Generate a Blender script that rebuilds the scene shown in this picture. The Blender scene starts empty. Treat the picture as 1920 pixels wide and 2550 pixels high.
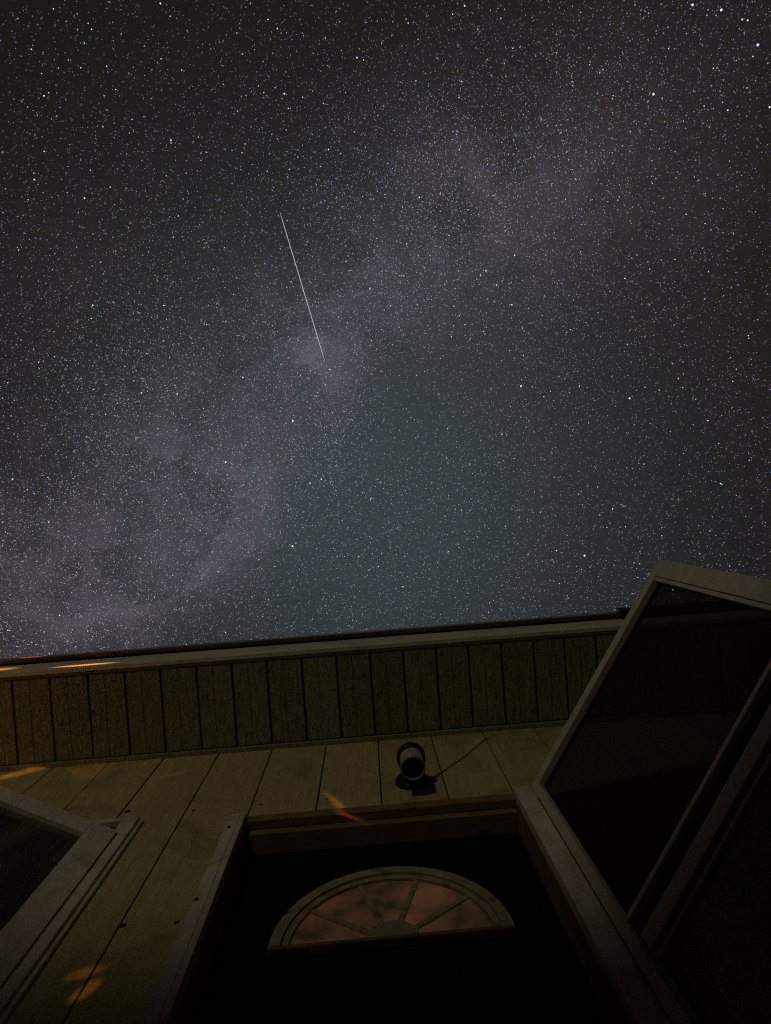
import bpy, bmesh, math, random
import numpy as np
from mathutils import Vector, Matrix

random.seed(7)
rng = np.random.default_rng(11)
S = bpy.context.scene
COL = S.collection

# ------------------------------------------------------------------ camera
W0, H0, F = 1920.0, 2550.0, 1650.0          # photograph size, focal length in its pixels
ZEN = (905.0, 1256.0)                       # where the verticals meet: straight up
ROLL = 0.0705
CAM = Vector((0.0, -1.0, 0.05))             # phone lying on the porch deck, a metre from the wall
cz = Vector((ZEN[0] - W0 / 2, -(ZEN[1] - H0 / 2), -F)).normalized()
cx = Vector((1, ROLL, 0)); cx = (cx - cz * cx.dot(cz)).normalized()
cy = cz.cross(cx)
CW = Matrix((cx, cy, cz)).transposed()      # world -> camera
WC = CW.transposed()                        # camera -> world

cam = bpy.data.cameras.new("camera")
camo = bpy.data.objects.new("camera", cam); COL.objects.link(camo)
cam.sensor_fit = 'HORIZONTAL'; cam.sensor_width = 36.0; cam.lens = F / W0 * 36.0
cam.clip_start = 0.01; cam.clip_end = 20000
m4 = WC.to_4x4(); m4.translation = CAM
camo.matrix_world = m4
S.camera = camo

def ray(px, py):
    return (WC @ Vector((px - W0 / 2, -(py - H0 / 2), -F))).normalized()
def on_y(px, py, y):                        # pixel -> point on the vertical plane at this y
    d = ray(px, py); return CAM + d * ((y - CAM.y) / d.y)
def on_z(px, py, z):
    d = ray(px, py); return CAM + d * ((z - CAM.z) / d.z)

# ------------------------------------------------------------------ view, world
S.view_settings.view_transform = 'Standard'; S.view_settings.look = 'None'
S.view_settings.exposure = 0; S.view_settings.gamma = 1
S.render.engine = 'CYCLES'
S.cycles.pixel_filter_type = 'BLACKMAN_HARRIS'; S.cycles.filter_width = 1.15
S.cycles.use_denoising = False; S.cycles.use_adaptive_sampling = False     # keep pinpoint stars and the photograph's grain

world = bpy.data.worlds.new("World"); S.world = world; world.use_nodes = True
wt = world.node_tree; wt.nodes.clear()

class NT:
    def __init__(s, tree): s.t = tree
    def n(s, kind, **kw):
        nd = s.t.nodes.new(kind)
        for k, v in kw.items(): setattr(nd, k, v)
        return nd
    def set(s, sock, v):
        if isinstance(v, bpy.types.NodeSocket): s.t.links.new(v, sock)
        else: sock.default_value = v
    def math(s, op, a, b=0.0, c=0.0, clamp=False):
        nd = s.n('ShaderNodeMath', operation=op, use_clamp=clamp)
        s.set(nd.inputs[0], a); s.set(nd.inputs[1], b)
        if op in ('MULTIPLY_ADD', 'SMOOTH_MIN'): s.set(nd.inputs[2], c)
        return nd.outputs[0]
    def dot(s, v, d):
        nd = s.n('ShaderNodeVectorMath', operation='DOT_PRODUCT')
        s.set(nd.inputs[0], v); nd.inputs[1].default_value = tuple(d); return nd.outputs['Value']
    def noise(s, v, scale, detail=4, rough=0.55, dist=0.0):
        nd = s.n('ShaderNodeTexNoise')
        if v is not None: s.set(nd.inputs['Vector'], v)
        nd.inputs['Scale'].default_value = scale; nd.inputs['Detail'].default_value = detail
        nd.inputs['Roughness'].default_value = rough; nd.inputs['Distortion'].default_value = dist
        return nd.outputs['Fac']
    def mapr(s, v, a, b, c=0.0, d=1.0, smooth=False):
        nd = s.n('ShaderNodeMapRange'); nd.clamp = True
        if smooth: nd.interpolation_type = 'SMOOTHSTEP'
        s.set(nd.inputs[0], v)
        for i, q in enumerate((a, b, c, d)): nd.inputs[i + 1].default_value = q
        return nd.outputs[0]
    def scale(s, col, f):
        nd = s.n('ShaderNodeVectorMath', operation='SCALE')
        s.set(nd.inputs[0], col); s.set(nd.inputs['Scale'], f); return nd.outputs[0]
    def add(s, a, b):
        nd = s.n('ShaderNodeVectorMath', operation='ADD')
        s.set(nd.inputs[0], a); s.set(nd.inputs[1], b); return nd.outputs[0]
    def mix(s, f, a, b):
        nd = s.n('ShaderNodeMix', data_type='RGBA')
        s.set(nd.inputs[0], f); s.set(nd.inputs[6], a); s.set(nd.inputs[7], b); return nd.outputs[2]

# galactic plane through two points of the glowing band, in world directions
GA, GB = ray(66, 1470), ray(1250, 545)
GN = GA.cross(GB).normalized()
GT = (ray(700, 900)).normalized()            # brightest stretch of the band
AIR = ray(960, 1330)                          # greenish airglow

# star clouds of the band and dark dust clouds in front of it: direction, spread in radians, strength, tint
PXR = 1.0 / F
CLOUDS = [(ray(*p), sg * PXR, a, c) for p, sg, a, c in (
    ((775, 925), 92, 0.032, (0.86, 0.90, 1.16)), ((735, 1015), 55, 0.018, (0.88, 0.90, 1.14)), ((1080, 650), 150, 0.021, (0.96, 0.89, 1.16)), ((900, 770), 110, 0.013, (0.94, 0.92, 1.12)),
    ((500, 1225), 120, 0.023, (0.98, 0.89, 1.16)), ((240, 1390), 150, 0.031, (1.06, 0.84, 1.12)), ((380, 1130), 100, 0.008, (1.0, 0.92, 1.08)),
    ((1300, 505), 150, 0.008, (1.05, 0.89, 1.06)), ((660, 1100), 110, 0.010, (0.95, 0.95, 1.1)), ((1560, 390), 180, 0.004, (1.12, 0.88, 0.98)),
    ((380, 860), 200, 0.006, (1.08, 0.92, 1.0)), ((-150, 1650), 220, 0.022, (1.12, 0.82, 1.02)))]
DUST = [(ray(*p), sg * PXR, a) for p, sg, a in (((1010, 960), 105, 0.75), ((610, 905), 48, 0.65), ((90, 1170), 130, 0.6), ((830, 690), 55, 0.55),
        ((1180, 770), 110, 0.5), ((560, 1040), 70, 0.6), ((960, 560), 60, 0.45), ((340, 1270), 50, 0.5))]
AIR = ray(930, 1260)
SKYC = ray(900, 1180)
w = NT(wt)
dirv = w.n('ShaderNodeTexCoord').outputs['Generated']
warp = w.n('ShaderNodeTexNoise'); w.set(warp.inputs['Vector'], dirv); warp.inputs['Scale'].default_value = 5.0; warp.inputs['Detail'].default_value = 5
wv = w.n('ShaderNodeVectorMath', operation='SUBTRACT'); w.set(wv.inputs[0], warp.outputs['Color']); wv.inputs[1].default_value = (0.5, 0.5, 0.5)
dirw = w.add(dirv, w.scale(wv.outputs[0], 0.055))
def rgb(c):
    n_ = w.n('ShaderNodeRGB'); n_.outputs[0].default_value = (*c, 1); return n_.outputs[0]
def blob(v, d, sig):                         # soft round patch about a direction
    q = w.math('MULTIPLY_ADD', w.dot(v, d), 1.0 / (sig * sig), -1.0 / (sig * sig))
    return w.math('EXPONENT', w.math('MINIMUM', q, 0.0))
fine = w.mapr(w.noise(dirv, 19.0, 9, 0.72, 0.8), 0.33, 0.67, 0.50, 1.50)
tot = None
for d, sig, a, c in CLOUDS:
    col_ = w.n('ShaderNodeRGB'); col_.outputs[0].default_value = (*c, 1)
    q = w.scale(col_.outputs[0], w.math('MULTIPLY', blob(dirw, d, sig), a))
    tot = q if tot is None else w.add(tot, q)
gdn = w.dot(dirw, GN)
lane = w.math('EXPONENT', w.math('MULTIPLY', w.math('MULTIPLY', gdn, gdn), -1.0 / 0.095 ** 2))
tot = w.add(tot, w.scale(rgb((0.0150, 0.0130, 0.0185)), w.math('MULTIPLY', lane, blob(dirv, ray(640, 980), 620 * PXR))))
tot = w.scale(tot, fine)
for d, sig, a in DUST:
    tot = w.scale(tot, w.math('MULTIPLY_ADD', blob(dirw, d, sig), -a, 1.0))
tot = w.add(tot, w.scale(rgb((0.0120, 0.0300, 0.0345)), blob(dirv, AIR, 370 * PXR)))
tot = w.add(tot, w.scale(rgb((0.0200, 0.0180, 0.0190)), blob(dirv, SKYC, 660 * PXR)))
tot = w.add(tot, w.scale(rgb((0.0060, 0.0034, 0.0036)), blob(dirv, ray(1600, 420), 330 * PXR)))
mott = w.math('MULTIPLY_ADD', w.noise(dirv, 3.0, 5), 0.8, 0.6)
tot = w.add(tot, w.scale(rgb((0.0060, 0.0046, 0.0041)), mott))
bg = w.n('ShaderNodeBackground'); w.set(bg.inputs[0], tot); bg.inputs[1].default_value = 1.0
wo = w.n('ShaderNodeOutputWorld'); wt.links.new(bg.outputs[0], wo.inputs[0])

# ------------------------------------------------------------------ helpers
def link(o, parent=None):
    COL.objects.link(o)
    if parent is not None: o.parent = parent
    return o
def tag(o, label=None, cat=None, group=None, kind=None):
    if label: o['label'] = label
    if cat: o['category'] = cat
    if group: o['group'] = group
    if kind: o['kind'] = kind
    return o
def obj(name, bm, mat, parent=None, smooth=False):
    me = bpy.data.meshes.new(name); bm.normal_update(); bm.to_mesh(me); bm.free()
    if smooth:
        for p in me.polygons: p.use_smooth = True
    me.materials.append(mat)
    return link(bpy.data.objects.new(name, me), parent)
def empty(name, loc=(0, 0, 0), parent=None):
    o = bpy.data.objects.new(name, None); o.location = loc
    return link(o, parent)
def box(bm, x0, x1, y0, y1, z0, z1, bev=0.0, mat=None):
    t = bmesh.new(); bmesh.ops.create_cube(t, size=1.0)
    for v in t.verts:
        v.co = Vector(((x0 + x1) / 2 + v.co.x * (x1 - x0), (y0 + y1) / 2 + v.co.y * (y1 - y0), (z0 + z1) / 2 + v.co.z * (z1 - z0)))
    if bev > 0: bmesh.ops.bevel(t, geom=t.edges[:], offset=bev, segments=2, profile=0.6, affect='EDGES')
    if mat is not None: t.transform(mat)
    me = bpy.data.meshes.new('t'); t.to_mesh(me); t.free(); bm.from_mesh(me); bpy.data.meshes.remove(me)
    return bm
def bx(*a, **k): return box(bmesh.new(), *a, **k)
def lathe(bm, prof, n=40, mat=None):
    t = bmesh.new(); rings = []
    for r, z in prof:
        if r < 1e-6: rings.append([t.verts.new((0, 0, z))])
        else: rings.append([t.verts.new((r * math.cos(2 * math.pi * i / n), r * math.sin(2 * math.pi * i / n), z)) for i in range(n)])
    for a, b in zip(rings[:-1], rings[1:]):
        for i in range(n):
            j = (i + 1) % n
            if len(a) == 1 and len(b) == 1: continue
            if len(a) == 1: t.faces.new((a[0], b[i], b[j]))
            elif len(b) == 1: t.faces.new((a[i], a[j], b[0]))
            else: t.faces.new((a[i], a[j], b[j], b[i]))
    bmesh.ops.recalc_face_normals(t, faces=t.faces[:])
    if mat is not None: t.transform(mat)
    me = bpy.data.meshes.new('t'); t.to_mesh(me); t.free(); bm.from_mesh(me); bpy.data.meshes.remove(me)
    return bm
def tube(bm, pts, r, n=8):
    rings = []
    for k, p in enumerate(pts):
        p = Vector(p)
        d = (Vector(pts[min(k + 1, len(pts) - 1)]) - Vector(pts[max(k - 1, 0)])).normalized()
        a = d.orthogonal().normalized(); b = d.cross(a)
        rr = r[k] if isinstance(r, (list, tuple)) else r
        rings.append([bm.verts.new(p + (a * math.cos(2 * math.pi * i / n) + b * math.sin(2 * math.pi * i / n)) * rr) for i in range(n)])
    for a, b in zip(rings[:-1], rings[1:]):
        for i in range(n): bm.faces.new((a[i], a[(i + 1) % n], b[(i + 1) % n], b[i]))
    bm.faces.new(rings[0][::-1]); bm.faces.new(rings[-1])
    return bm

# ------------------------------------------------------------------ materials
def material(name, c1, c2=None, rough=0.7, grain=(14, 14, 14), detail=6, bump=0.25, dist=0.002, var=0.0,
             spots=None, speck=None, metallic=0.0, spec=0.4, dirt=None):
    m = bpy.data.materials.new(name); m.use_nodes = True
    t = NT(m.node_tree); b = m.node_tree.nodes['Principled BSDF']
    tc = t.n('ShaderNodeTexCoord').outputs['Object']
    mp = t.n('ShaderNodeMapping'); t.set(mp.inputs['Vector'], tc); mp.inputs['Scale'].default_value = grain
    nz = t.noise(mp.outputs[0], 1.0, detail, 0.65, 0.4)
    c2 = c2 or tuple(x * 0.6 for x in c1)
    col = t.mix(t.mapr(nz, 0.3, 0.7), (*c2, 1), (*c1, 1))
    if var:
        oi = t.n('ShaderNodeObjectInfo').outputs['Random']
        col = t.scale(col, t.math('MULTIPLY_ADD', oi, var, 1 - var / 2))
    if dirt:
        dn = t.noise(tc, dirt[0], 5, 0.65, 0.8)
        col = t.mix(t.mapr(dn, 0.52, 0.72, 0, dirt[2]), col, (*dirt[1], 1))
    if spots:
        sn = t.noise(mp.outputs[0], spots[0], 3, 0.7)
        col = t.mix(t.mapr(sn, spots[1], spots[1] + 0.06), col, (*spots[2], 1))
    if speck:
        sp = t.noise(tc, speck[0], 2, 0.8)
        col = t.scale(col, t.mapr(sp, 0.30, 0.70, 1 - speck[1], 1 + speck[1]))
    t.set(b.inputs['Base Color'], col)
    b.inputs['Roughness'].default_value = rough; b.inputs['Metallic'].default_value = metallic
    b.inputs['Specular IOR Level'].default_value = spec
    if bump:
        bp = t.n('ShaderNodeBump'); bp.inputs['Strength'].default_value = bump; bp.inputs['Distance'].default_value = dist
        t.set(bp.inputs['Height'], nz); t.set(b.inputs['Normal'], bp.outputs[0])
    return m

M = {}
M['siding'] = material('painted_siding', (0.50, 0.40, 0.17), (0.36, 0.27, 0.105), 0.75, (70, 20, 7), 7, 0.5, 0.004, var=0.16, speck=(210, 0.55), dirt=(4.5, (0.20, 0.145, 0.065), 0.75))
M['backing'] = material('wall_backing', (0.36, 0.28, 0.13), None, 0.9, (20, 20, 4), 4, 0.2)
M['soffit'] = material('rough_sawn_soffit', (0.34, 0.30, 0.165), (0.16, 0.14, 0.075), 0.85, (170, 14, 30), 8, 0.9, 0.006, var=0.2, speck=(190, 0.7), spots=(1.4, 0.60, (0.035, 0.028, 0.014)))
M['groove'] = material('soffit_groove', (0.20, 0.165, 0.085), None, 0.9, (60, 8, 20), 4, 0.3)
M['rim'] = material('rim_board', (0.22, 0.175, 0.085), None, 0.85, (12, 60, 60), 5, 0.4)
M['fascia'] = material('painted_fascia', (0.70, 0.62, 0.48), (0.52, 0.45, 0.33), 0.55, (5, 40, 60), 6, 0.3, dirt=(7, (0.22, 0.16, 0.1), 0.5))
M['metal'] = material('brown_metal', (0.28, 0.215, 0.13), (0.16, 0.12, 0.075), 0.45, (8, 40, 40), 5, 0.15, spec=0.5)
M['shingle'] = material('roof_shingle', (0.06, 0.052, 0.045), None, 0.95, (60, 60, 60), 6, 0.8, 0.006)
M['trim'] = material('weathered_trim', (0.66, 0.54, 0.43), (0.48, 0.385, 0.30), 0.7, (45, 45, 9), 7, 0.45, 0.003, speck=(260, 0.35), dirt=(9, (0.26, 0.18, 0.11), 0.6))
M['jamb'] = material('stained_jamb', (0.26, 0.155, 0.06), (0.14, 0.08, 0.03), 0.6, (16, 50, 16), 6, 0.35)
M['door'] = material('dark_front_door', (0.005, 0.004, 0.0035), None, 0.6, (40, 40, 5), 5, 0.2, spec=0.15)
M['fan'] = material('aged_cream_lite_frame', (0.42, 0.33, 0.19), (0.26, 0.20, 0.10), 0.6, (30, 30, 30), 5, 0.3, dirt=(16, (0.07, 0.06, 0.03), 0.9))
M['aluminium'] = material('tan_storm_frame', (0.58, 0.49, 0.37), (0.43, 0.35, 0.25), 0.5, (30, 30, 30), 5, 0.15)
M['gasket'] = material('black_gasket', (0.012, 0.012, 0.012), None, 0.8, (30, 30, 30), 2, 0.0)
M['black'] = material('black_iron', (0.012, 0.012, 0.013), (0.008, 0.008, 0.008), 0.45, (60, 60, 60), 4, 0.2, spec=0.3)
M['nail'] = material('rusty_nail', (0.03, 0.018, 0.010), None, 0.8, (300, 300, 300), 3, 0.2)
M['deck'] = material('weathered_deck', (0.26, 0.22, 0.17), (0.16, 0.13, 0.10), 0.85, (4, 50, 50), 6, 0.6, var=0.25)
M['ground'] = material('dry_ground', (0.11, 0.10, 0.06), (0.07, 0.065, 0.04), 0.95, (3, 3, 3), 8, 0.6, 0.02)
M['dark_room'] = material('dark_room', (0.035, 0.028, 0.02), None, 0.9, (5, 5, 5), 3, 0.0)
M['curtain'] = material('ochre_curtain', (0.20, 0.15, 0.07), (0.09, 0.065, 0.03), 0.9, (30, 2, 2), 4, 0.4)

def glass(name, tint, dirt_reflect_amt=0.25, dcol=(0.3, 0.26, 0.2), opac=0.15, scale=(9, 9, 3)):
    m = bpy.data.materials.new(name); m.use_nodes = True
    t = NT(m.node_tree); t.t.nodes.clear()
    out = t.n('ShaderNodeOutputMaterial')
    tr = t.n('ShaderNodeBsdfTransparent'); tr.inputs[0].default_value = (*tint, 1)
    gl = t.n('ShaderNodeBsdfGlossy'); gl.inputs['Roughness'].default_value = 0.03
    fr = t.n('ShaderNodeFresnel'); fr.inputs[0].default_value = 1.5
    m1 = t.n('ShaderNodeMixShader'); t.set(m1.inputs[0], fr.outputs[0]); t.t.links.new(tr.outputs[0], m1.inputs[1]); t.t.links.new(gl.outputs[0], m1.inputs[2])
    df = t.n('ShaderNodeBsdfDiffuse'); df.inputs[0].default_value = (*dcol, 1)
    tc = t.n('ShaderNodeTexCoord').outputs['Object']
    mp = t.n('ShaderNodeMapping'); t.set(mp.inputs['Vector'], tc); mp.inputs['Scale'].default_value = scale
    d = t.mapr(t.noise(mp.outputs[0], 1.0, 8, 0.7, 1.2), 0.48, 0.75, opac, opac + dirt_reflect_amt)
    m2 = t.n('ShaderNodeMixShader'); t.set(m2.inputs[0], d); t.t.links.new(m1.outputs[0], m2.inputs[1]); t.t.links.new(df.outputs[0], m2.inputs[2])
    t.t.links.new(m2.outputs[0], out.inputs[0])
    return m
M['glass'] = glass('window_glass', (0.75, 0.78, 0.72), 0.16, (0.30, 0.24, 0.13), 0.05)  # brownish diffuse film stands in for dim reflections in the pane
M['storm_glass'] = glass('dusty_storm_glass', (0.5, 0.52, 0.48), 0.30, (0.34, 0.31, 0.25), 0.30, (9, 9, 3))
M['lamp_glass'] = glass('frosted_lamp_glass', (0.35, 0.33, 0.3), 0.15, (0.52, 0.43, 0.36), 0.72, (20, 20, 20))

m = bpy.data.materials.new('insect_screen'); m.use_nodes = True
t = NT(m.node_tree); t.t.nodes.clear()
o_ = t.n('ShaderNodeOutputMaterial'); tr = t.n('ShaderNodeBsdfTransparent'); df = t.n('ShaderNodeBsdfDiffuse'); df.inputs[0].default_value = (0.018, 0.015, 0.012, 1)
mx = t.n('ShaderNodeMixShader'); mx.inputs[0].default_value = 0.66
t.t.links.new(tr.outputs[0], mx.inputs[1]); t.t.links.new(df.outputs[0], mx.inputs[2]); t.t.links.new(mx.outputs[0], o_.inputs[0])
M['screen'] = m

m = bpy.data.materials.new('glow_painted_pane'); m.use_nodes = True        # mottled orange glow put into the panes as emission
t = NT(m.node_tree); b = m.node_tree.nodes['Principled BSDF']
tc = t.n('ShaderNodeTexCoord').outputs['Object']
nz = t.mapr(t.noise(tc, 8.0, 4, 0.55, 0.3), 0.36, 0.70)
t.set(b.inputs['Base Color'], (0.10, 0.05, 0.03, 1)); b.inputs['Roughness'].default_value = 0.15
t.set(b.inputs['Emission Color'], t.mix(nz, (0.0045, 0.0045, 0.0016, 1), (0.052, 0.0205, 0.0085, 1)))
b.inputs['Emission Strength'].default_value = 1.0
M['glow_pane'] = m

def emit(name, col, s):
    m = bpy.data.materials.new(name); m.use_nodes = True
    t = NT(m.node_tree); t.t.nodes.clear()
    e = t.n('ShaderNodeEmission'); e.inputs[0].default_value = (*col, 1); e.inputs[1].default_value = s
    o = t.n('ShaderNodeOutputMaterial'); t.t.links.new(e.outputs[0], o.inputs[0])
    m.cycles.emission_sampling = 'NONE'
    return m

# ------------------------------------------------------------------ setting
g = bmesh.new(); bmesh.ops.create_grid(g, x_segments=4, y_segments=4, size=4000)
for v in g.verts: v.co.z = -0.45
tag(obj('ground', g, M['ground']), kind='structure')
deck = tag(obj('porch_deck', bx(-3.2, 3.2, -2.6, 0.0, -0.44, -0.035), M['backing']), kind='structure')
for k in range(18):
    y1 = -0.004 - k * 0.144
    obj('deck_board', bx(-3.2, 3.2, y1 - 0.138, y1, -0.030, 0.0, bev=0.004), M['deck'], deck)

# ------------------------------------------------------------------ house
ZS = 2.85                                   # soffit underside
XL, XR = -3.2, 3.2
house = tag(empty('house'), 'tan wooden house with vertical siding and a boarded eave under the starry sky', 'house')

CF = -0.030                                 # front face of the casings
dl_out, dl_in = on_y(571, 2032, CF).x, on_y(612, 2032, CF).x
dr_in = 0.5 * (on_y(1352, 2085, CF).x + on_y(1455, 2320, CF).x)
dr_out = 0.5 * (on_y(1427, 2140, CF).x + on_y(1674, 2547, CF).x)
ztop = on_y(950, 2003, -0.012).z            # top of the door head
win_r = on_y(349, 2033, -0.02).x            # outer edge of the window casing
win_top = on_y(349, 2033, -0.02).z
WIN_L, WIN_B = win_r - 0.95, 1.05
print('door', dl_out, dl_in, dr_in, dr_out, ztop, 'win', win_r, win_top)

# wall: backing slab with two openings, siding boards in front of it
wb = bmesh.new()
op_d = (dl_in - 0.02, dr_in + 0.02)         # door opening in the slab
op_w = (WIN_L + 0.06, win_r - 0.05)
box(wb, XL, op_w[0], 0.018, 0.16, -0.3, ZS + 0.1)
box(wb, op_w[0], op_w[1], 0.018, 0.16, -0.3, WIN_B + 0.02)
box(wb, op_w[0], op_w[1], 0.018, 0.16, win_top - 0.03, ZS + 0.1)
box(wb, op_w[1], op_d[0], 0.018, 0.16, -0.3, ZS + 0.1)
box(wb, op_d[0], op_d[1], 0.018, 0.16, ztop - 0.02, ZS + 0.1)
box(wb, op_d[1], XR, 0.018, 0.16, -0.3, ZS + 0.1)
wall = obj('wall', wb, M['backing'], house)

gx = [on_y(px, py, 0.0).x for px, py in ((128, 1915), (264, 1908), (401, 1897), (541, 1884), (678, 1866), (812, 1857), (941, 1842), (1073, 1832), (1201, 1823), (1327, 1812))]
while gx[-1] < XR - 0.25: gx.append(gx[-1] + 0.207 + random.uniform(-.004, .004))
while gx[0] > XL + 0.25: gx.insert(0, gx[0] - 0.224 + random.uniform(-.004, .004))
gx = [XL] + gx + [XR]
def side_board(x0, x1, z0, z1):
    if x1 - x0 < 0.006 or z1 - z0 < 0.01: return
    obj('siding_board', bx(x0 + 0.0022, x1 - 0.0022, 0.0 + random.uniform(-.0012, .0012), 0.0175, z0, z1, bev=0.003), M['siding'], wall)
for a, b in zip(gx[:-1], gx[1:]):
    cuts = sorted({a, b, *[c for c in (WIN_L + 0.03, win_r - 0.03, dl_out + 0.02, dr_out - 0.02) if a < c < b]})
    for p, q in zip(cuts[:-1], cuts[1:]):
        c = (p + q) / 2
        e0 = 0.0045 if p == a else -0.0045; e1 = 0.0045 if q == b else -0.0045
        p2, q2 = p + (0 if p == a else -0.0045), q + (0 if q == b else 0.0045)
        if dl_out + 0.02 < c < dr_out - 0.02: side_board(p2, q2, ztop - 0.004, ZS)
        elif WIN_L + 0.03 < c < win_r - 0.03:
            side_board(p2, q2, win_top - 0.015, ZS); side_board(p2, q2, -0.25, WIN_B + 0.01)
        else: side_board(p2, q2, -0.25, ZS)
# strip where the wall meets the soffit
obj('frieze_strip', bx(XL, XR, -0.020, 0.0008, ZS - 0.016, ZS - 0.003, bev=0.003), M['soffit'], wall)

# nails
nail_me = None
def nail(p, axis='y', r=0.0075):
    global nail_me
    if nail_me is None:
        nb = lathe(bmesh.new(), [(0, 0.55), (0.55, 0.45), (0.9, 0.2), (1.0, 0.0), (1.0, -0.6)], 12)
        nb.transform(Matrix.Rotation(math.pi / 2, 4, 'X'))
        o = obj('nail', nb, M['nail'], wall); nail_me = o.data
    else: o = link(bpy.data.objects.new('nail', nail_me), wall)
    r *= 0.85; o.location = p; o.scale = (r, r * 0.6, r)
for px, py, y, r in ((482, 2018, 0, .0075), (650, 2004, 0, .007), (814, 1990, 0, .006), (1288, 1959, 0, .008), (307, 2305, 0, .010), (440, 2297, 0, .008), (570, 2060, CF, .008), (489, 2240, CF, .008),
                     (1452, 1948, 0, .009), (1598, 1943, 0, .009), (318, 2021, 0, .012)):
    nail(on_y(px, py, y), r=r)

# soffit
d_rim = 0.594 - 1.0                          # y of the fascia face
y_brd = -1.0 + 369 * 2.8 / F                 # outer end of the soffit boards
soffit = obj('soffit', bx(XL, XR, d_rim + 0.02, 0.16, ZS + 0.0105, ZS + 0.04), M['groove'], house)
edges = [on_z(px, py, ZS).x for px, py in ((40, 1790), (134, 1788), (229, 1785), (321, 1780), (410, 1773), (500, 1770), (588, 1762), (675, 1755), (762, 1745), (848, 1738), (932, 1731), (1014, 1724), (1096, 1718), (1176, 1710), (1258, 1703), (1338, 1696), (1415, 1690))]
while edges[-1] < XR: edges.append(edges[-1] + 0.134 + random.uniform(-.003, .003))
while edges[0] > XL: edges.insert(0, edges[0] - 0.160 + random.uniform(-.003, .003))
for a, b in zip(edges[:-1], edges[1:]):
    x0, x1 = max(a, XL), min(b - 0.011, XR)
    if x1 - x0 < 0.02: continue
    obj('soffit_board', bx(x0, x1, y_brd, -0.021, ZS, ZS + 0.010, bev=0.002), M['soffit'], soffit)
    # shallow second line milled along the board
    obj('batten_bead', bx(x0 + (x1 - x0) * 0.40, x0 + (x1 - x0) * 0.40 + 0.005, y_brd + 0.004, -0.022, ZS - 0.0025, ZS + 0.001, bev=0.001), M['soffit'], soffit)
obj('rim_board', bx(XL, XR, d_rim + 0.021, y_brd - 0.001, ZS - 0.004, ZS + 0.10, bev=0.002), M['rim'], soffit)

# roof with fascia, drip edge and a length of gutter
rb = bmesh.new()
prof = [(-0.435, 3.005), (3.2, 4.55), (3.2, 4.50), (-0.40, 2.990)]
vs = [[rb.verts.new((x, y, z)) for (y, z) in prof] for x in (XL - 0.2, XR + 0.2)]
for i in range(4): rb.faces.new((vs[0][i], vs[0][(i + 1) % 4], vs[1][(i + 1) % 4], vs[1][i]))
rb.faces.new(vs[0][::-1]); rb.faces.new(vs[1])
bmesh.ops.recalc_face_normals(rb, faces=rb.faces[:])
roof = obj('roof', rb, M['shingle'], house)
obj('fascia', bx(XL, XR, d_rim, d_rim + 0.020, ZS - 0.006, ZS + 0.138, bev=0.003), M['fascia'], roof)
obj('drip_edge', bx(XL, XR, d_rim - 0.026, d_rim + 0.03, ZS + 0.146, ZS + 0.150), M['metal'], roof)
obj('drip_lip', bx(XL, XR, d_rim - 0.029, d_rim - 0.0265, ZS + 0.125, ZS + 0.154, bev=0.001), M['metal'], roof)
gx0 = on_z(1535, 1525, ZS + 0.15).x
gt = bmesh.new()                              # shallow K-profile trough
gp_ = [(-0.030, 0.150), (-0.030, 0.100), (-0.043, 0.100), (-0.046, 0.118), (-0.043, 0.135), (-0.046, 0.150), (-0.043, 0.151), (-0.040, 0.136), (-0.043, 0.119), (-0.039, 0.103), (-0.033, 0.103), (-0.033, 0.150)]
B = [[gt.verts.new((x, d_rim + y, ZS + z)) for y, z in gp_] for x in (gx0, XR)]
for i in range(len(gp_)):
    k = (i + 1) % len(gp_); gt.faces.new((B[0][i], B[0][k], B[1][k], B[1][i]))
gt.faces.new(B[0][::-1]); gt.faces.new(B[1])
bmesh.ops.recalc_face_normals(gt, faces=gt.faces[:])
obj('gutter', gt, M['black'], roof)

# dark room behind the window and door
room = bmesh.new()
box(room, XL, XR, 2.2, 2.25, -0.3, ZS); box(room, XL, XR, 0.16, 2.25, ZS - 0.0, ZS + 0.012); box(room, XL, XR, 0.165, 2.25, -0.32, -0.3)
box(room, XL - 0.03, XL, 0.0, 2.25, -0.3, ZS); box(room, XR, XR + 0.03, 0.0, 2.25, -0.3, ZS)
obj('interior', room, M['dark_room'], house)

# ------------------------------------------------------------------ door frame and front door
DY = 0.08                                    # face of the front door
fr = bmesh.new()
box(fr, dl_in + 0.004, dr_in - 0.004, 0.016, DY + 0.06, ztop - 0.075, ztop - 0.052, bev=0.002)    # head stop
box(fr, dl_in - 0.019, dr_in + 0.019, CF + 0.016, 0.0155, ztop - 0.045, ztop - 0.005, bev=0.003)
box(fr, dl_in + 0.0045, dr_in - 0.0045, 0.0165, DY + 0.06, ztop - 0.0515, ztop - 0.022)
box(fr, dl_in - 0.019, dl_in + 0.004, CF + 0.022, DY + 0.06, 0.12, ztop - 0.0455, bev=0.002)      # jambs
box(fr, dr_in - 0.004, dr_in + 0.019, CF + 0.022, DY + 0.06, 0.12, ztop - 0.0455, bev=0.002)
frame = obj('door_frame', fr, M['jamb'], house)
cl = bmesh.new()
wl = dl_in - dl_out
box(cl, dl_out, dl_out + wl * 0.62, CF, -0.0015, 0.1, ztop - 0.018, bev=0.003)
box(cl, dl_out + wl * 0.62 + 0.003, dl_in, CF - 0.006, 0.012, 0.1, ztop - 0.022, bev=0.003)
obj('casing', cl, M['trim'], frame)
cr = bmesh.new()
box(cr, dr_in, dr_out, CF - 0.004, -0.0015, 0.1, ztop + 0.004, bev=0.006)
obj('casing', cr, M['trim'], frame)
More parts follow.
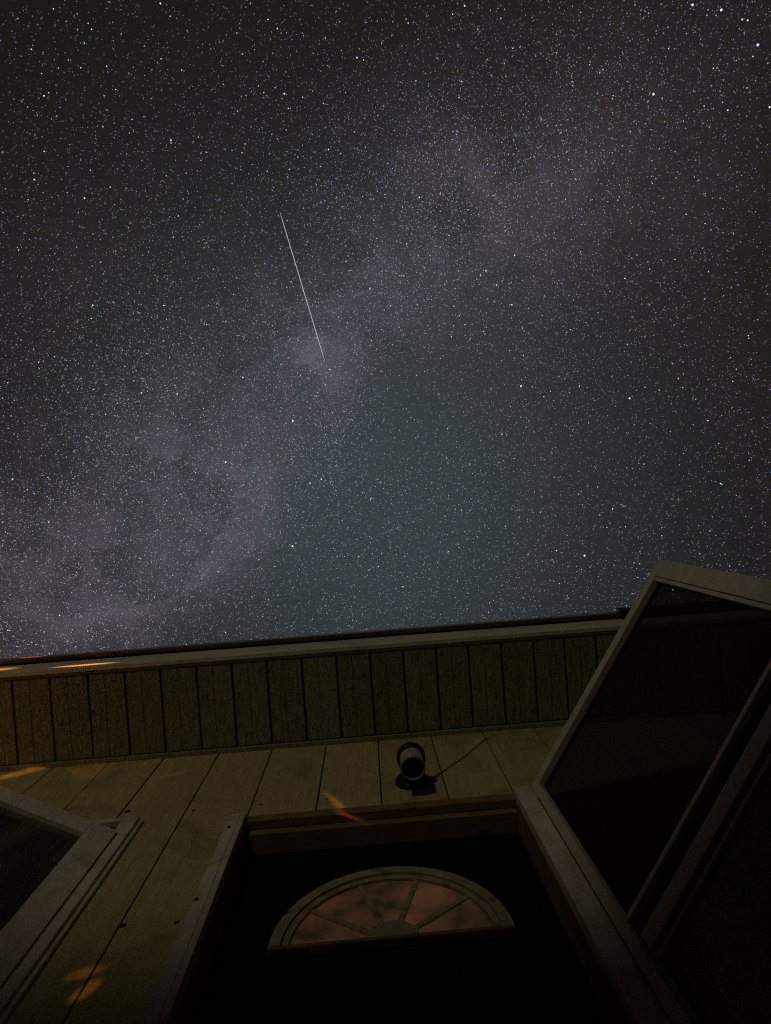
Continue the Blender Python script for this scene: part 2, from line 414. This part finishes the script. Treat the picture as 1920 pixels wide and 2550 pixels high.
obj('threshold', bx(dl_in + 0.005, dr_in - 0.005, -0.02, DY + 0.06, 0.08, 0.118, bev=0.004), M['metal'], frame)

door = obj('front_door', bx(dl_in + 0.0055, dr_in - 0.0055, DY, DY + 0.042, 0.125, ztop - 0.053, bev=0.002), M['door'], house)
fl, frr = on_y(668, 2353, DY - 0.02), on_y(1284, 2310, DY - 0.02)
fc_x, fz = (fl.x + frr.x) / 2, (fl.z + frr.z) / 2
R = (frr.x - fl.x) / 2
RV = (on_y(996, 2156, DY - 0.02).z - fz) / R     # height of the arch over its half width
print('fan', fc_x, fz, R, RV)
def arch(r0, r1, y0, y1, a0=0.0, a1=math.pi, n=36, name='x', mat=None, z0=0.0):
    bm = bmesh.new(); rows = []
    for i in range(n + 1):
        a = a0 + (a1 - a0) * i / n; c, s = math.cos(a), math.sin(a)
        rows.append([bm.verts.new((fc_x + r * c, y, fz + z0 + r * s * RV)) for r, y in ((r0, y1), (r0, y0), (r1, y0), (r1, y1))])
    for p, q in zip(rows[:-1], rows[1:]):
        for k in range(4): bm.faces.new((p[k], p[(k + 1) % 4], q[(k + 1) % 4], q[k]))
    bm.faces.new(rows[0]); bm.faces.new(rows[-1][::-1])
    bmesh.ops.recalc_face_normals(bm, faces=bm.faces[:])
    return obj(name, bm, mat, door)
arch(R * 0.905, R, DY - 0.020, DY + 0.0, name='fanlight_arch', mat=M['fan'])
arch(R * 0.845, R * 0.903, DY - 0.013, DY + 0.0, name='fanlight_moulding', mat=M['fan'])
obj('fanlight_sill', bx(fc_x - R, fc_x + R, DY - 0.024, DY, fz - 0.013, fz - 0.001, bev=0.003), M['jamb'], door)
arch(0.004, R * 0.24, DY - 0.012, DY, name='fanlight_hub', mat=M['fan'], n=16, z0=0.0)
NP = 5
for i in range(NP):                          # five panes between the spokes
    arch(R * 0.241, R * 0.845, DY - 0.004, DY - 0.001, math.pi * i / NP + 0.004, math.pi * (i + 1) / NP - 0.004, 12, 'pane', M['glow_pane'])
for i in range(1, NP):
    a = math.pi * i / NP
    p0 = Vector((fc_x + R * 0.22 * math.cos(a), DY - 0.005, fz + R * 0.22 * math.sin(a) * RV))
    p1 = Vector((fc_x + R * 0.86 * math.cos(a), DY - 0.005, fz + R * 0.86 * math.sin(a) * RV))
    L = (p1 - p0).length; ang = math.atan2(p1.z - p0.z, p1.x - p0.x)
    mt = Matrix.Translation(p0) @ Matrix.Rotation(-ang, 4, 'Y')
    obj('spoke', bx(0, L, -0.004, 0.004, -0.008, 0.008, bev=0.003, mat=mt), M['fan'], door)
# panels and knob of the door, below the fanlight
for x0, x1 in ((0.14, 0.46), (0.54, 0.86)):
    wdt = dr_in - dl_in
    for z0, z1 in ((0.3, 0.75), (0.85, 1.45)):
        obj('door_panel', bx(dl_in + wdt * x0, dl_in + wdt * x1, DY - 0.006, DY, z0, z1, bev=0.004), M['door'], door)
kb = lathe(bmesh.new(), [(0.03, 0), (0.03, 0.006), (0.012, 0.01), (0.012, 0.03), (0.026, 0.04), (0.028, 0.055), (0.018, 0.066), (0, 0.068)], 20, Matrix.Translation((dl_in + 0.07, DY, 1.0)) @ Matrix.Rotation(math.pi / 2, 4, 'X'))
obj('door_knob', kb, M['metal'], door, smooth=True)

# ------------------------------------------------------------------ storm door, swung open to the right
zt = on_y(1320, 1957, -0.045).z
P0 = on_z(1322, 1955, zt); P1 = on_z(1640, 1392, zt)
DV = Vector((P1.x - P0.x, P1.y - P0.y, 0)); LEN = DV.length; DV.normalize()
ang = math.atan2(DV.y, DV.x)
print('storm', P0, LEN, math.degrees(ang), zt)
# local frame: x along the leaf from hinge to latch, y through its thickness (+y faces the room side), z height
SM = Matrix.Translation((P0.x, P0.y, 0)) @ Matrix.Rotation(ang, 4, 'Z')
TH = -0.036                                  # leaf lies on the far side of the line
def sbox(x0, x1, y0, y1, z0, z1, bev=0.002, bm=None): return box(bm or bmesh.new(), x0, x1, y0, y1, z0, z1, bev, SM)
# which local y faces the camera
cl_ = SM.inverted() @ CAM
sg = 1.0 if cl_.y > 0 else -1.0
def yy(a, b): return (min(-sg * a, -sg * b), max(-sg * a, -sg * b))   # depth measured away from the camera side
def sb(x0, x1, d0, d1, z0, z1, bev=0.002, bm=None):
    y0, y1 = yy(d0, d1); return sbox(x0, x1, y0, y1, z0, z1, bev, bm)
def zrel(dist): return CAM.z + (zt - CAM.z) * 710.0 / dist
z_b0, z_b1 = zrel(1083), zrel(1092)
z_c1, z_c0 = zrel(1140), zrel(1181)
st = bmesh.new()
sb(0.0, LEN, 0, 0.036, zt - 0.040, zt, bm=st)                        # top rail
sb(0.0, 0.028, 0.0, 0.036, 0.16, zt - 0.0405, bm=st)                 # hinge stile
sb(LEN - 0.058, LEN, 0.0, 0.036, 0.16, zt - 0.0405, bm=st)           # latch stile
sb(0.0285, LEN - 0.0585, 0.0, 0.036, 0.16, 0.32, bm=st)              # kick rail
storm = obj('storm_door', st, M['aluminium'], house)
storm['label'] = 'open storm door with insect screen above dusty glass'
xi0, xi1 = 0.0285, LEN - 0.0585
obj('screen_bar', sb(xi0, xi1, 0.002, 0.026, z_b0 - 0.014, z_b0), M['aluminium'], storm)
obj('gasket', sb(xi0, xi1, 0.016, 0.034, z_c1 + 0.002, z_b0 - 0.0145), M['gasket'], storm)
obj('sash_rail', sb(xi0 + 0.012, xi1, 0.001, 0.030, z_c0, z_c1), M['aluminium'], storm)
obj('sash_bead', sb(xi0 + 0.012, xi1, 0.010, 0.028, z_c0 - 0.020, z_c0 - 0.008), M['aluminium'], storm)
obj('sash_stile', sb(xi0 + 0.012, xi0 + 0.03, 0.012, 0.028, 0.3205, z_c0 - 0.0205), M['gasket'], storm)
obj('screen_edge', sb(xi1 - 0.014, xi1 - 0.0005, 0.004, 0.030, z_b0 + 0.0005, zt - 0.041), M['aluminium'], storm)
sc_ = sb(xi0, xi1 - 0.0145, 0.020, 0.0205, z_b0, zt - 0.0405, bev=0)
obj('insect_screen', sc_, M['screen'], storm)
obj('glass_pane', sb(xi0 + 0.0125, xi1, 0.019, 0.022, 0.321, z_c0 - 0.003, bev=0), M['storm_glass'], storm)
hd = bmesh.new()
tube(hd, [SM @ Vector((LEN - 0.03, sg * q[0], q[1])) for q in ((0.0, 1.12), (0.035, 1.11), (0.045, 1.06), (0.045, 1.0), (0.035, 0.95), (0.0, 0.94))], 0.007, 10)
obj('pull_handle', hd, M['black'], storm, smooth=True)
for z in (0.35, 1.1, zt - 0.2):
    hb = tube(bmesh.new(), [SM @ Vector((-0.006, -sg * 0.018, z - 0.04)), SM @ Vector((-0.006, -sg * 0.018, z + 0.04))], 0.006, 10)
    obj('hinge', hb, M['metal'], storm, smooth=True)

# ------------------------------------------------------------------ casement window, sash ajar
WY = -0.022
cw = bmesh.new()
cwid = 0.052
box(cw, win_r - cwid, win_r, WY, -0.0015, WIN_B, win_top, bev=0.003)
box(cw, win_r + 0.0005, win_r + 0.013, WY + 0.010, -0.0015, WIN_B, win_top - 0.004, bev=0.003)
box(cw, WIN_L, win_r - cwid - 0.0005, WY, -0.0015, win_top - 0.026, win_top, bev=0.003)
box(cw, WIN_L, WIN_L + cwid, WY, -0.0015, WIN_B, win_top - 0.0265, bev=0.003)
box(cw, WIN_L - 0.03, win_r + 0.03, WY - 0.03, -0.0015, WIN_B - 0.03, WIN_B - 0.0005, bev=0.004)
window = obj('window', cw, M['trim'], house)
lin = bmesh.new()
box(lin, win_r - cwid - 0.004, win_r - cwid + 0.022, 0.0005, 0.15, WIN_B + 0.001, win_top - 0.03)
box(lin, WIN_L + cwid - 0.02, WIN_L + cwid + 0.004, 0.0005, 0.15, WIN_B + 0.001, win_top - 0.03)
box(lin, WIN_L + cwid + 0.0045, win_r - cwid - 0.0045, 0.0005, 0.15, win_top - 0.055, win_top - 0.0305)
obj('window_lining', lin, M['jamb'], window)
SY = -0.030
hz = on_y(293, 2068, SY)
zs_t = hz.z
Q1 = on_z(0, 1955, zs_t)
DV2 = Vector((Q1.x - hz.x, Q1.y - hz.y, 0)).normalized()
a2 = math.atan2(DV2.y, DV2.x)
KM = Matrix.Translation((hz.x, hz.y, 0)) @ Matrix.Rotation(a2, 4, 'Z')
ck = KM.inverted() @ CAM; sk = 1.0 if ck.y > 0 else -1.0
def kb_(x0, x1, d0, d1, z0, z1, bev=0.002, bm=None):
    y0, y1 = min(-sk * d0, -sk * d1), max(-sk * d0, -sk * d1)
    return box(bm or bmesh.new(), x0, x1, y0, y1, z0, z1, bev, KM)
SWD = 0.80; rz = 0.072
print('sash', hz, math.degrees(a2))
sa = bmesh.new()
kb_(0.0, 0.080, 0, 0.034, WIN_B + 0.02, zs_t, bm=sa)
kb_(SWD - 0.075, SWD, 0, 0.034, WIN_B + 0.02, zs_t, bm=sa)
kb_(0.0805, SWD - 0.0755, 0, 0.034, zs_t - rz, zs_t, bm=sa)
kb_(0.0805, SWD - 0.0755, 0, 0.034, WIN_B + 0.02, WIN_B + 0.11, bm=sa)
obj('sash', sa, M['trim'], window)
obj('pane', kb_(0.0805, SWD - 0.0755, 0.016, 0.020, WIN_B + 0.11, zs_t - rz, bev=0), M['glass'], window)
hp = on_y(88, 2330, SY)
for z in (WIN_B + 0.12,):
    obj('hinge', bx(hz.x + 0.001, hz.x + 0.016, SY + 0.0008, WY - 0.0005, z - 0.020, z + 0.020, bev=0.0), M['trim'], window)
cu = bmesh.new()                              # drawn curtain inside
N = 60; rows = []
for i in range(N + 1):
    x = WIN_L + 0.06 + (win_r - WIN_L - 0.12) * i / N
    y = 0.22 + 0.03 * math.sin(i * 0.9) + 0.012 * math.sin(i * 2.3)
    rows.append((cu.verts.new((x, y, WIN_B - 0.1)), cu.verts.new((x, y, win_top))))
for p, q in zip(rows[:-1], rows[1:]): cu.faces.new((p[0], q[0], q[1], p[1]))
obj('curtain', cu, M['curtain'], window, smooth=True)

# ------------------------------------------------------------------ wall lamp over the door
pc = on_y(1027, 1946, -0.004)                 # centre of its wall plate
LX, LZ = pc.x, pc.z
lamp = tag(empty('wall_lamp', (LX, 0, LZ)), 'small unlit black cylinder wall lamp with pale glass above the door', 'lamp')
RX = Matrix.Rotation(math.pi / 2, 4, 'X')
obj('wall_plate', lathe(bmesh.new(), [(0, 0.0), (0.061, 0.0), (0.061, 0.012), (0.052, 0.022), (0, 0.024)], 40, RX), M['black'], lamp, smooth=True)
arm_y = -0.100
cyl_top = on_z  # noqa
bot = on_y(1027, 1914, arm_y); zb = bot.z - LZ
top = on_y(1026, 1884, arm_y); z2 = top.z - LZ
print('lamp', LX, LZ, zb, z2)
obj('arm', tube(bmesh.new(), [(0, -0.02, 0.0), (0, -0.05, 0.012), (0, arm_y, z2 + 0.012)], 0.010, 10), M['black'], lamp, smooth=True)
T = Matrix.Translation((0, arm_y, 0))
obj('cap', lathe(bmesh.new(), [(0.034, z2 - 0.022), (0.050, z2 - 0.022), (0.0515, z2), (0.044, z2 + 0.022), (0.02, z2 + 0.035), (0, z2 + 0.037)], 44, T), M['black'], lamp, smooth=True)
obj('glass_cylinder', lathe(bmesh.new(), [(0.0405, z2 - 0.021), (0.040, zb + 0.008), (0.0385, zb + 0.008), (0.039, z2 - 0.021)], 44, T), M['lamp_glass'], lamp, smooth=True)
obj('bottom_ring', lathe(bmesh.new(), [(0.0415, zb + 0.009), (0.0425, zb + 0.001), (0.0405, zb - 0.003), (0.0365, zb - 0.002), (0.036, zb + 0.009)], 44, T), M['metal'], lamp, smooth=True)
obj('socket', lathe(bmesh.new(), [(0.030, z2 - 0.023), (0.030, zb + 0.03), (0.022, zb + 0.022), (0.0, zb + 0.022)], 30, T), M['black'], lamp, smooth=True)
obj('bulb', lathe(bmesh.new(), [(0.012, zb + 0.022), (0.016, zb + 0.012), (0.010, zb + 0.004), (0, zb + 0.002)], 20, T), M['black'], lamp, smooth=True)
c0, c1 = on_y(1085, 1932, -0.004), on_y(1217, 1842, -0.004)
off = Vector((LX, 0, LZ))
obj('diagonal_line', tube(bmesh.new(), [Vector((0.055, -0.004, 0.0)), c0 - off, (c0 + c1) / 2 - off + Vector((0, 0, -0.001)), c1 - off + Vector((0, 0, 0.03))], 0.0028, 8), M['siding'], lamp, smooth=True)  # thin tube running diagonally up the wall from the lamp

# ------------------------------------------------------------------ unseen amber bulb added left under the eave to warm the soffit
LP = Vector((-2.30, -0.22, 2.28))
lan = tag(empty('added_bulb', LP), 'added unseen amber bulb on a cord warming the soffit', 'bulb')
obj('cord', tube(bmesh.new(), [(0, 0, 0.11), (0.002, 0.001, 0.3), (0, 0, ZS - LP.z)], 0.003, 8), M['black'], lan, smooth=True)
obj('socket', lathe(bmesh.new(), [(0, 0.115), (0.012, 0.11), (0.016, 0.09), (0.016, 0.055), (0, 0.055)], 20), M['black'], lan, smooth=True)
obj('globe', lathe(bmesh.new(), [(0.013, 0.054), (0.022, 0.035), (0.030, 0.010), (0.026, -0.012), (0.012, -0.024), (0, -0.027)], 24), emit('bulb_glow', (1.0, 0.5, 0.13), 4.0), lan, smooth=True)
FL = LP + Vector((0, 0, -0.05))
AMB = (1.0, 0.43, 0.08)
pl = bpy.data.lights.new('bulb_light', 'POINT'); pl.energy = 1.7; pl.color = AMB; pl.shadow_soft_size = 0.01
po = bpy.data.objects.new('bulb_light', pl); po.location = FL - LP; link(po, lan)
def beam(a, b, width, energy, blend=1.0, FL=FL, LP=LP, lan=lan):
    """a narrow spot added to lay an amber patch from a to b, width in metres"""
    l = bpy.data.lights.new('patch_spot', 'SPOT'); l.energy = energy; l.color = AMB
    mid = (a + b) / 2; d = (mid - FL); L = (b - a).length
    zx = -d.normalized(); xx = (b - a); xx = (xx - zx * xx.dot(zx)); wl = xx.length; xx.normalize(); yx = zx.cross(xx)
    l.spot_size = 2 * math.atan(max(wl, 0.02) / 2 / d.length); l.spot_blend = blend; l.shadow_soft_size = 0.004
    o = bpy.data.objects.new('patch_spot', l)
    o.rotation_euler = Matrix((xx, yx, zx)).transposed().to_euler()
    o.scale = (1, max(0.05, width / max(wl, 0.02)), 1)
    o.location = FL - LP; link(o, lan)
beam(on_y(-20, 1935, 0), on_y(100, 1920, 0), 0.05, 60)
beam(on_y(390, 1936, 0), on_y(470, 1922, 0), 0.03, 30)

# ------------------------------------------------------------------ unseen boarded railing added behind the camera to shade the lower wall
rail = tag(empty('added_railing', (0, -2.62, 0)), 'added unseen boarded railing shading the lower house wall', 'railing')
obj('hand_rail', bx(-3.2, 3.2, -0.07, 0.05, 1.12, 1.16, bev=0.006), M['deck'], rail)
for k in range(5): obj('post', bx(-3.2 + k * 1.5775, -3.11 + k * 1.5775, 0.0, 0.045, 0.0, 1.119, bev=0.004), M['deck'], rail)
for k in range(45): obj('board', bx(-3.19 + k * 0.142, -3.051 + k * 0.142, -0.022, -0.001, 0.03, 1.1195, bev=0.003), M['deck'], rail)

# ------------------------------------------------------------------ unseen low lamp added in the yard to light wall and soffit
GP = Vector((-2.0, -6.2, -0.45))
gl_ = tag(empty('added_yard_lamp', GP), 'added unseen low yard lamp lighting the house front', 'lamp')
obj('post', lathe(bmesh.new(), [(0, 0), (0.05, 0), (0.05, 0.02), (0.025, 0.03), (0.025, 0.38), (0.06, 0.40), (0.06, 0.42), (0, 0.42)], 20), M['black'], gl_, smooth=True)
obj('globe', lathe(bmesh.new(), [(0.045, 0.421), (0.09, 0.47), (0.10, 0.52), (0.085, 0.58), (0.04, 0.615), (0, 0.62)], 24), emit('globe_glow', (1.0, 0.82, 0.55), 2.0), gl_, smooth=True)
gp = bpy.data.lights.new('yard_fill', 'POINT'); gp.energy = 114; gp.color = (1.0, 0.96, 0.76); gp.shadow_soft_size = 0.4
go_ = bpy.data.objects.new('yard_fill', gp); go_.location = (0, 0, 1.0); link(go_, gl_)

GL = GP + Vector((0, 0, 1.0))
for a, b, wd, en in (((45, 1653), (125, 1647), 0.04, 3000), ((110, 1664), (310, 1648), 0.035, 3200), ((-80, 1674), (60, 1662), 0.06, 1800)):
    beam(on_y(*a, d_rim), on_y(*b, d_rim), wd, en, FL=GL, LP=GP, lan=gl_)  # added spots lay orange glints along the fascia
JP = Vector((-1.75, -1.25, 0.0))  # unseen candle added as the origin of the next spots
jar = tag(empty('added_candle', JP), 'added unseen candle in a jar as source of the orange wall patches', 'candle')
obj('jar', lathe(bmesh.new(), [(0, 0.001), (0.05, 0.001), (0.055, 0.01), (0.055, 0.085), (0.052, 0.085), (0.052, 0.012), (0, 0.006)], 28), M['glass'], jar, smooth=True)
obj('candle', lathe(bmesh.new(), [(0, 0.0125), (0.035, 0.0125), (0.035, 0.085), (0, 0.087)], 20), M['fascia'], jar, smooth=True)
obj('flame', lathe(bmesh.new(), [(0, 0.088), (0.006, 0.098), (0.004, 0.113), (0, 0.125)], 12), emit('candle_flame', (1.0, 0.45, 0.1), 3.0), jar, smooth=True)
JL = JP + Vector((0, 0, 0.14))
for a, b, wd, en in (((150, 2436), (275, 2408), 0.035, 34), ((180, 2470), (245, 2464), 0.06, 40), ((796, 1962), (905, 2062), 0.013, 190), ((100, 1935), (300, 1915), 0.10, 40)):
    beam(on_y(*a, 0), on_y(*b, 0), wd, en, FL=JL, LP=JP, lan=jar)  # added spots lay the wall patches and the streak over the door

# ------------------------------------------------------------------ stars
RS = 5000.0
PX = 1.0 / 662.6                              # one picture pixel in radians
def n3(v, seed):                              # cheap smooth noise from a few waves, 0..1
    r = np.random.default_rng(seed); s = np.zeros(len(v))
    for k in range(14):
        d = r.normal(size=3); d /= np.linalg.norm(d); f = r.uniform(4, 26)
        s += np.sin(v @ d * f + r.uniform(0, 6.28)) / (f ** 0.5)
    return 1 / (1 + np.exp(-s * 1.6))
def sky_dirs(n):
    z = rng.uniform(math.cos(math.radians(68)), 1, n); a = rng.uniform(0, 2 * math.pi, n); r = np.sqrt(1 - z * z)
    return np.stack((r * np.cos(a), r * np.sin(a), z), 1)
cand = sky_dirs(1100000)
dens = 0.12 + 0.07 * n3(cand, 5) + 0.22 * np.exp(-(cand @ np.array(GN) / 0.13) ** 2) * np.exp((cand @ np.array(ray(640, 980)) - 1) / (650 * PXR) ** 2)
for d, sig, a, c in CLOUDS: dens += a * 46 * np.exp((cand @ np.array(d) - 1) / (sig * 1.15) ** 2) * (0.35 + 0.9 * n3(cand, 3))
dens += 0.30 * np.exp((cand @ np.array(AIR) - 1) / (430 * PXR) ** 2)
for d, sig, a in DUST: dens *= 1 - a * np.exp((cand @ np.array(d) - 1) / sig ** 2)
keep = rng.uniform(0, 1, len(cand)) < np.clip(dens, 0, 1) * 0.80
dv = cand[keep]; n = len(dv)
mag = rng.uniform(0, 1, n) ** 24              # most are faint
rad = (0.30 + 0.10 * rng.uniform(0, 1, n) ** 2 + 0.14 * mag) * PX * RS
lum = 0.07 + 0.36 * rng.uniform(0, 1, n) ** 3.8 + 0.5 * mag
tint = rng.uniform(0, 1, n)
col = np.ones((n, 3))
blue = tint < 0.45; warm = (tint > 0.83) & (tint < 0.91); pink = tint >= 0.91
col[:] = (0.92, 0.94, 1.0)
col[blue] = (0.56, 0.70, 1.12); col[warm] = (1.0, 0.74, 0.50); col[pink] = (0.90, 0.58, 1.0)
col *= lum[:, None]
off6 = np.array([(1, 1, 1), (1, -1, -1), (-1, 1, -1), (-1, -1, 1)], float) * 0.85
fc8 = np.array([(0, 1, 2), (0, 3, 1), (0, 2, 3), (1, 3, 2)])
verts = (dv[:, None, :] * RS + off6[None] * rad[:, None, None]).reshape(-1, 3)
faces = (fc8[None] + (np.arange(n) * 4)[:, None, None]).reshape(-1, 3)
me = bpy.data.meshes.new('stars')
me.vertices.add(len(verts)); me.vertices.foreach_set('co', verts.ravel().astype(np.float32))
me.loops.add(len(faces) * 3); me.loops.foreach_set('vertex_index', faces.ravel().astype(np.int32))
me.polygons.add(len(faces)); me.polygons.foreach_set('loop_start', (np.arange(len(faces)) * 3).astype(np.int32))
me.update(calc_edges=True)
ca_ = me.color_attributes.new('starlight', 'FLOAT_COLOR', 'POINT')
c4 = np.concatenate((np.repeat(col, 4, 0), np.ones((n * 4, 1))), 1).astype(np.float32)
ca_.data.foreach_set('color', c4.ravel())
m = bpy.data.materials.new('faint_starlight'); m.use_nodes = True
t = NT(m.node_tree); t.t.nodes.clear()
at = t.n('ShaderNodeAttribute', attribute_name='starlight'); e = t.n('ShaderNodeEmission'); o_ = t.n('ShaderNodeOutputMaterial')
t.t.links.new(at.outputs['Color'], e.inputs[0]); t.t.links.new(e.outputs[0], o_.inputs[0]); m.cycles.emission_sampling = 'NONE'
me.materials.append(m)
so = link(bpy.data.objects.new('stars', me))
tag(so, 'thousands of faint stars scattered over the night sky and its pale band', 'stars', kind='stuff')
print('stars', n)

star_mats = {'w': emit('white_star', (1.0, 0.98, 1.0), 0.95), 'b': emit('blue_star', (0.55, 0.70, 1.0), 1.2),
             'p': emit('violet_star', (0.55, 0.16, 0.75), 0.7), 'y': emit('amber_star', (1.0, 0.74, 0.25), 0.8), 'r': emit('rose_star', (1.0, 0.55, 0.62), 0.75)}
words = {'w': 'white', 'b': 'blue-white', 'p': 'violet', 'y': 'amber', 'r': 'rose pink'}
star_me = {}
for k, mm in star_mats.items():
    bm = bmesh.new(); bmesh.ops.create_icosphere(bm, subdivisions=2, radius=1.0)
    q = bpy.data.meshes.new('star_' + words[k].replace(' ', '_').replace('-', '_')); bm.to_mesh(q); bm.free(); q.materials.append(mm); star_me[k] = q
SZ = {3: ('large brilliant', 1.35), 2: ('bright', 0.92), 1: ('small clear', 0.62)}
s_ = 1.7354
quad = {
 (0, 0): [(693,15,2),(381,101,1),(396,127,1),(231,38,1),(461,286,1),(190,414,2),(210,401,1),(696,254,1),(785,303,1,'b'),(191,654,1),(148,776,2),(146,748,1),(739,606,2),(739,618,1),(365,856,2),(571,516,1,'b'),(445,548,1),(477,808,1),(401,1319,2),(708,1320,2),(394,1376,1,'b'),(1229,405,2,'b'),(1308,420,1),(1246,468,1),(1543,249,2,'b'),(1571,259,1),(1420,646,2),(1046,660,1),(1155,740,1),(1158,84,1),(1198,124,1),(1179,230,1,'r'),(1567,849,1),(1478,894,1,'b'),(1599,1246,2,'b'),(1531,570,1),(970,1070,1),(1362,1304,1),(391,736,1),(500,387,1),(450,414,1),(180,318,1),(349,293,1),(735,70,1),(1059,622,1),(868,662,1,'b'),(1140,400,1,'b'),(80,1081,1),(122,863,1)],
 (960, 0): [(1327,21,3),(1451,43,3),(1542,84,2),(1565,88,2),(1609,194,3,'b'),(1588,244,1),(342,25,2),(317,422,1),(189,549,1,'b'),(330,353,1),(550,208,1),(940,300,1,'b'),(926,315,1,'b'),(984,413,1),(980,427,1),(1158,407,3,'b'),(1377,458,1),(1479,476,2,'b'),(1216,550,1,'p'),(1248,605,1,'p'),(1340,692,2,'p'),(1660,463,2),(1651,625,1,'p'),(1417,295,1),(1562,380,1),(867,657,1,'b'),(782,657,1),(146,853,2,'b'),(238,834,1),(790,834,1,'p'),(777,861,1,'b'),(795,868,1,'p'),(1010,850,1,'r'),(1381,966,1),(1299,926,1),(558,1103,2),(434,1170,2),(411,1191,1),(480,1232,2),(442,1292,1),(546,1317,2),(677,1363,1),(1035,1203,2),(1142,1163,1),(1395,1173,1),(1251,1121,1),(214,979,1),(73,895,1),(92,1054,1),(22,1322,1),(295,1323,1),(131,350,1),(141,170,1),(1446,856,1,'r'),(1412,857,1,'r'),(649,242,1,'r'),(290,61,1),(98,100,1)],
 (0, 800): [(1265,431,3,'b'),(975,609,3),(1264,972,3,'b'),(611,310,2),(637,302,1),(766,314,2,'b'),(1049,242,2,'b'),(1214,187,1),(1340,699,2),(1388,682,2),(258,1271,2),(379,1339,1),(892,14,1),(375,500,1),(54,682,2,'b'),(235,153,1),(266,159,1,'r'),(167,177,1),(207,675,1),(34,265,1),(113,383,1,'p'),(680,902,1),(606,1026,1),(668,1192,1),(788,1239,1),(974,1345,1),(268,692,1,'y'),(1152,698,1,'y'),(1521,802,1),(1548,1016,1),(1635,1060,2,'b'),(1557,1057,1,'y'),(148,745,1),(118,728,1,'b'),(210,869,1),(404,294,1),(601,345,1,'b'),(683,464,1),(456,402,1,'b'),(1332,245,1),(1407,272,1),(1425,208,2),(1270,314,1,'y'),(1540,450,1,'p'),(778,747,1),(772,690,1,'b'),(712,792,1,'b'),(720,775,1,'b'),(982,664,1),(793,854,1),(390,1138,1),(12,868,1),(40,1336,1),(33,1336,1),(155,1397,1),(213,1437,1),(976,2,1),(493,575,1),(845,654,1),(805,1396,1),(911,1330,1)],
 (960, 800): [(586,280,3,'b'),(713,303,1,'b'),(1055,333,3,'b'),(860,1013,3),(739,991,2,'b'),(503,488,2),(557,593,1),(981,811,2),(834,747,1),(845,735,1),(1448,701,2,'b'),(1454,706,1),(1270,621,1,'b'),(1241,184,1),(1266,247,1),(799,36,1),(430,55,1),(596,148,1),(200,697,1),(268,464,1),(423,695,1,'y'),(327,818,1),(75,1147,2),(1194,927,1),(1402,906,1),(1358,1005,1),(926,837,1),(957,891,1),(1037,888,1),(1568,62,1),(1570,74,1),(1516,207,1),(1501,260,1),(1183,298,1),(1122,285,1),(1285,287,1),(1660,295,2,'p'),(1572,601,1),(1243,1160,3),(1516,752,1,'y'),(838,282,1),(257,842,1),(445,1258,1),(500,1248,1),(645,1290,1,'b'),(878,439,1),(1075,448,1),(1117,617,1),(1098,1048,1),(1091,1107,1),(751,1134,1),(988,1054,1),(291,911,1),(311,1123,1)],
}
for (ox, oy), L in quad.items():
    for it in L:
        k = it[3] if len(it) > 3 else 'w'
        word, r = SZ[it[2]]
        d = ray(ox + it[0] / s_, oy + it[1] / s_)
        o = bpy.data.objects.new('star', star_me[k]); o.location = CAM + d * (RS * 0.97)
        rr = r * PX * RS * 0.97 * 0.5 * random.uniform(0.92, 1.1) * 1.25
        o.scale = (rr, rr, rr); link(o)
        tag(o, '%s %s star standing out among the faint stars' % (word, words[k]), 'star', '%s %s stars' % (word, words[k]))

# white streak, built as a thin glowing tube
A_, B_ = ray(697, 528), ray(809, 900)
RM = 4200.0
pts = [CAM + (A_.lerp(B_, q)).normalized() * RM for q in (0, .06, .2, .4, .6, .8, .94, 1)]
rr = [PX * RM * 0.30 * q for q in (.25, .7, .85, .9, .95, .9, .7, .25)]
tag(obj('sky_streak', tube(bmesh.new(), pts, rr, 8), emit('streak_glow', (0.95, 0.97, 1.0), 0.55)), 'thin straight white streak among the stars', 'sky_streak')
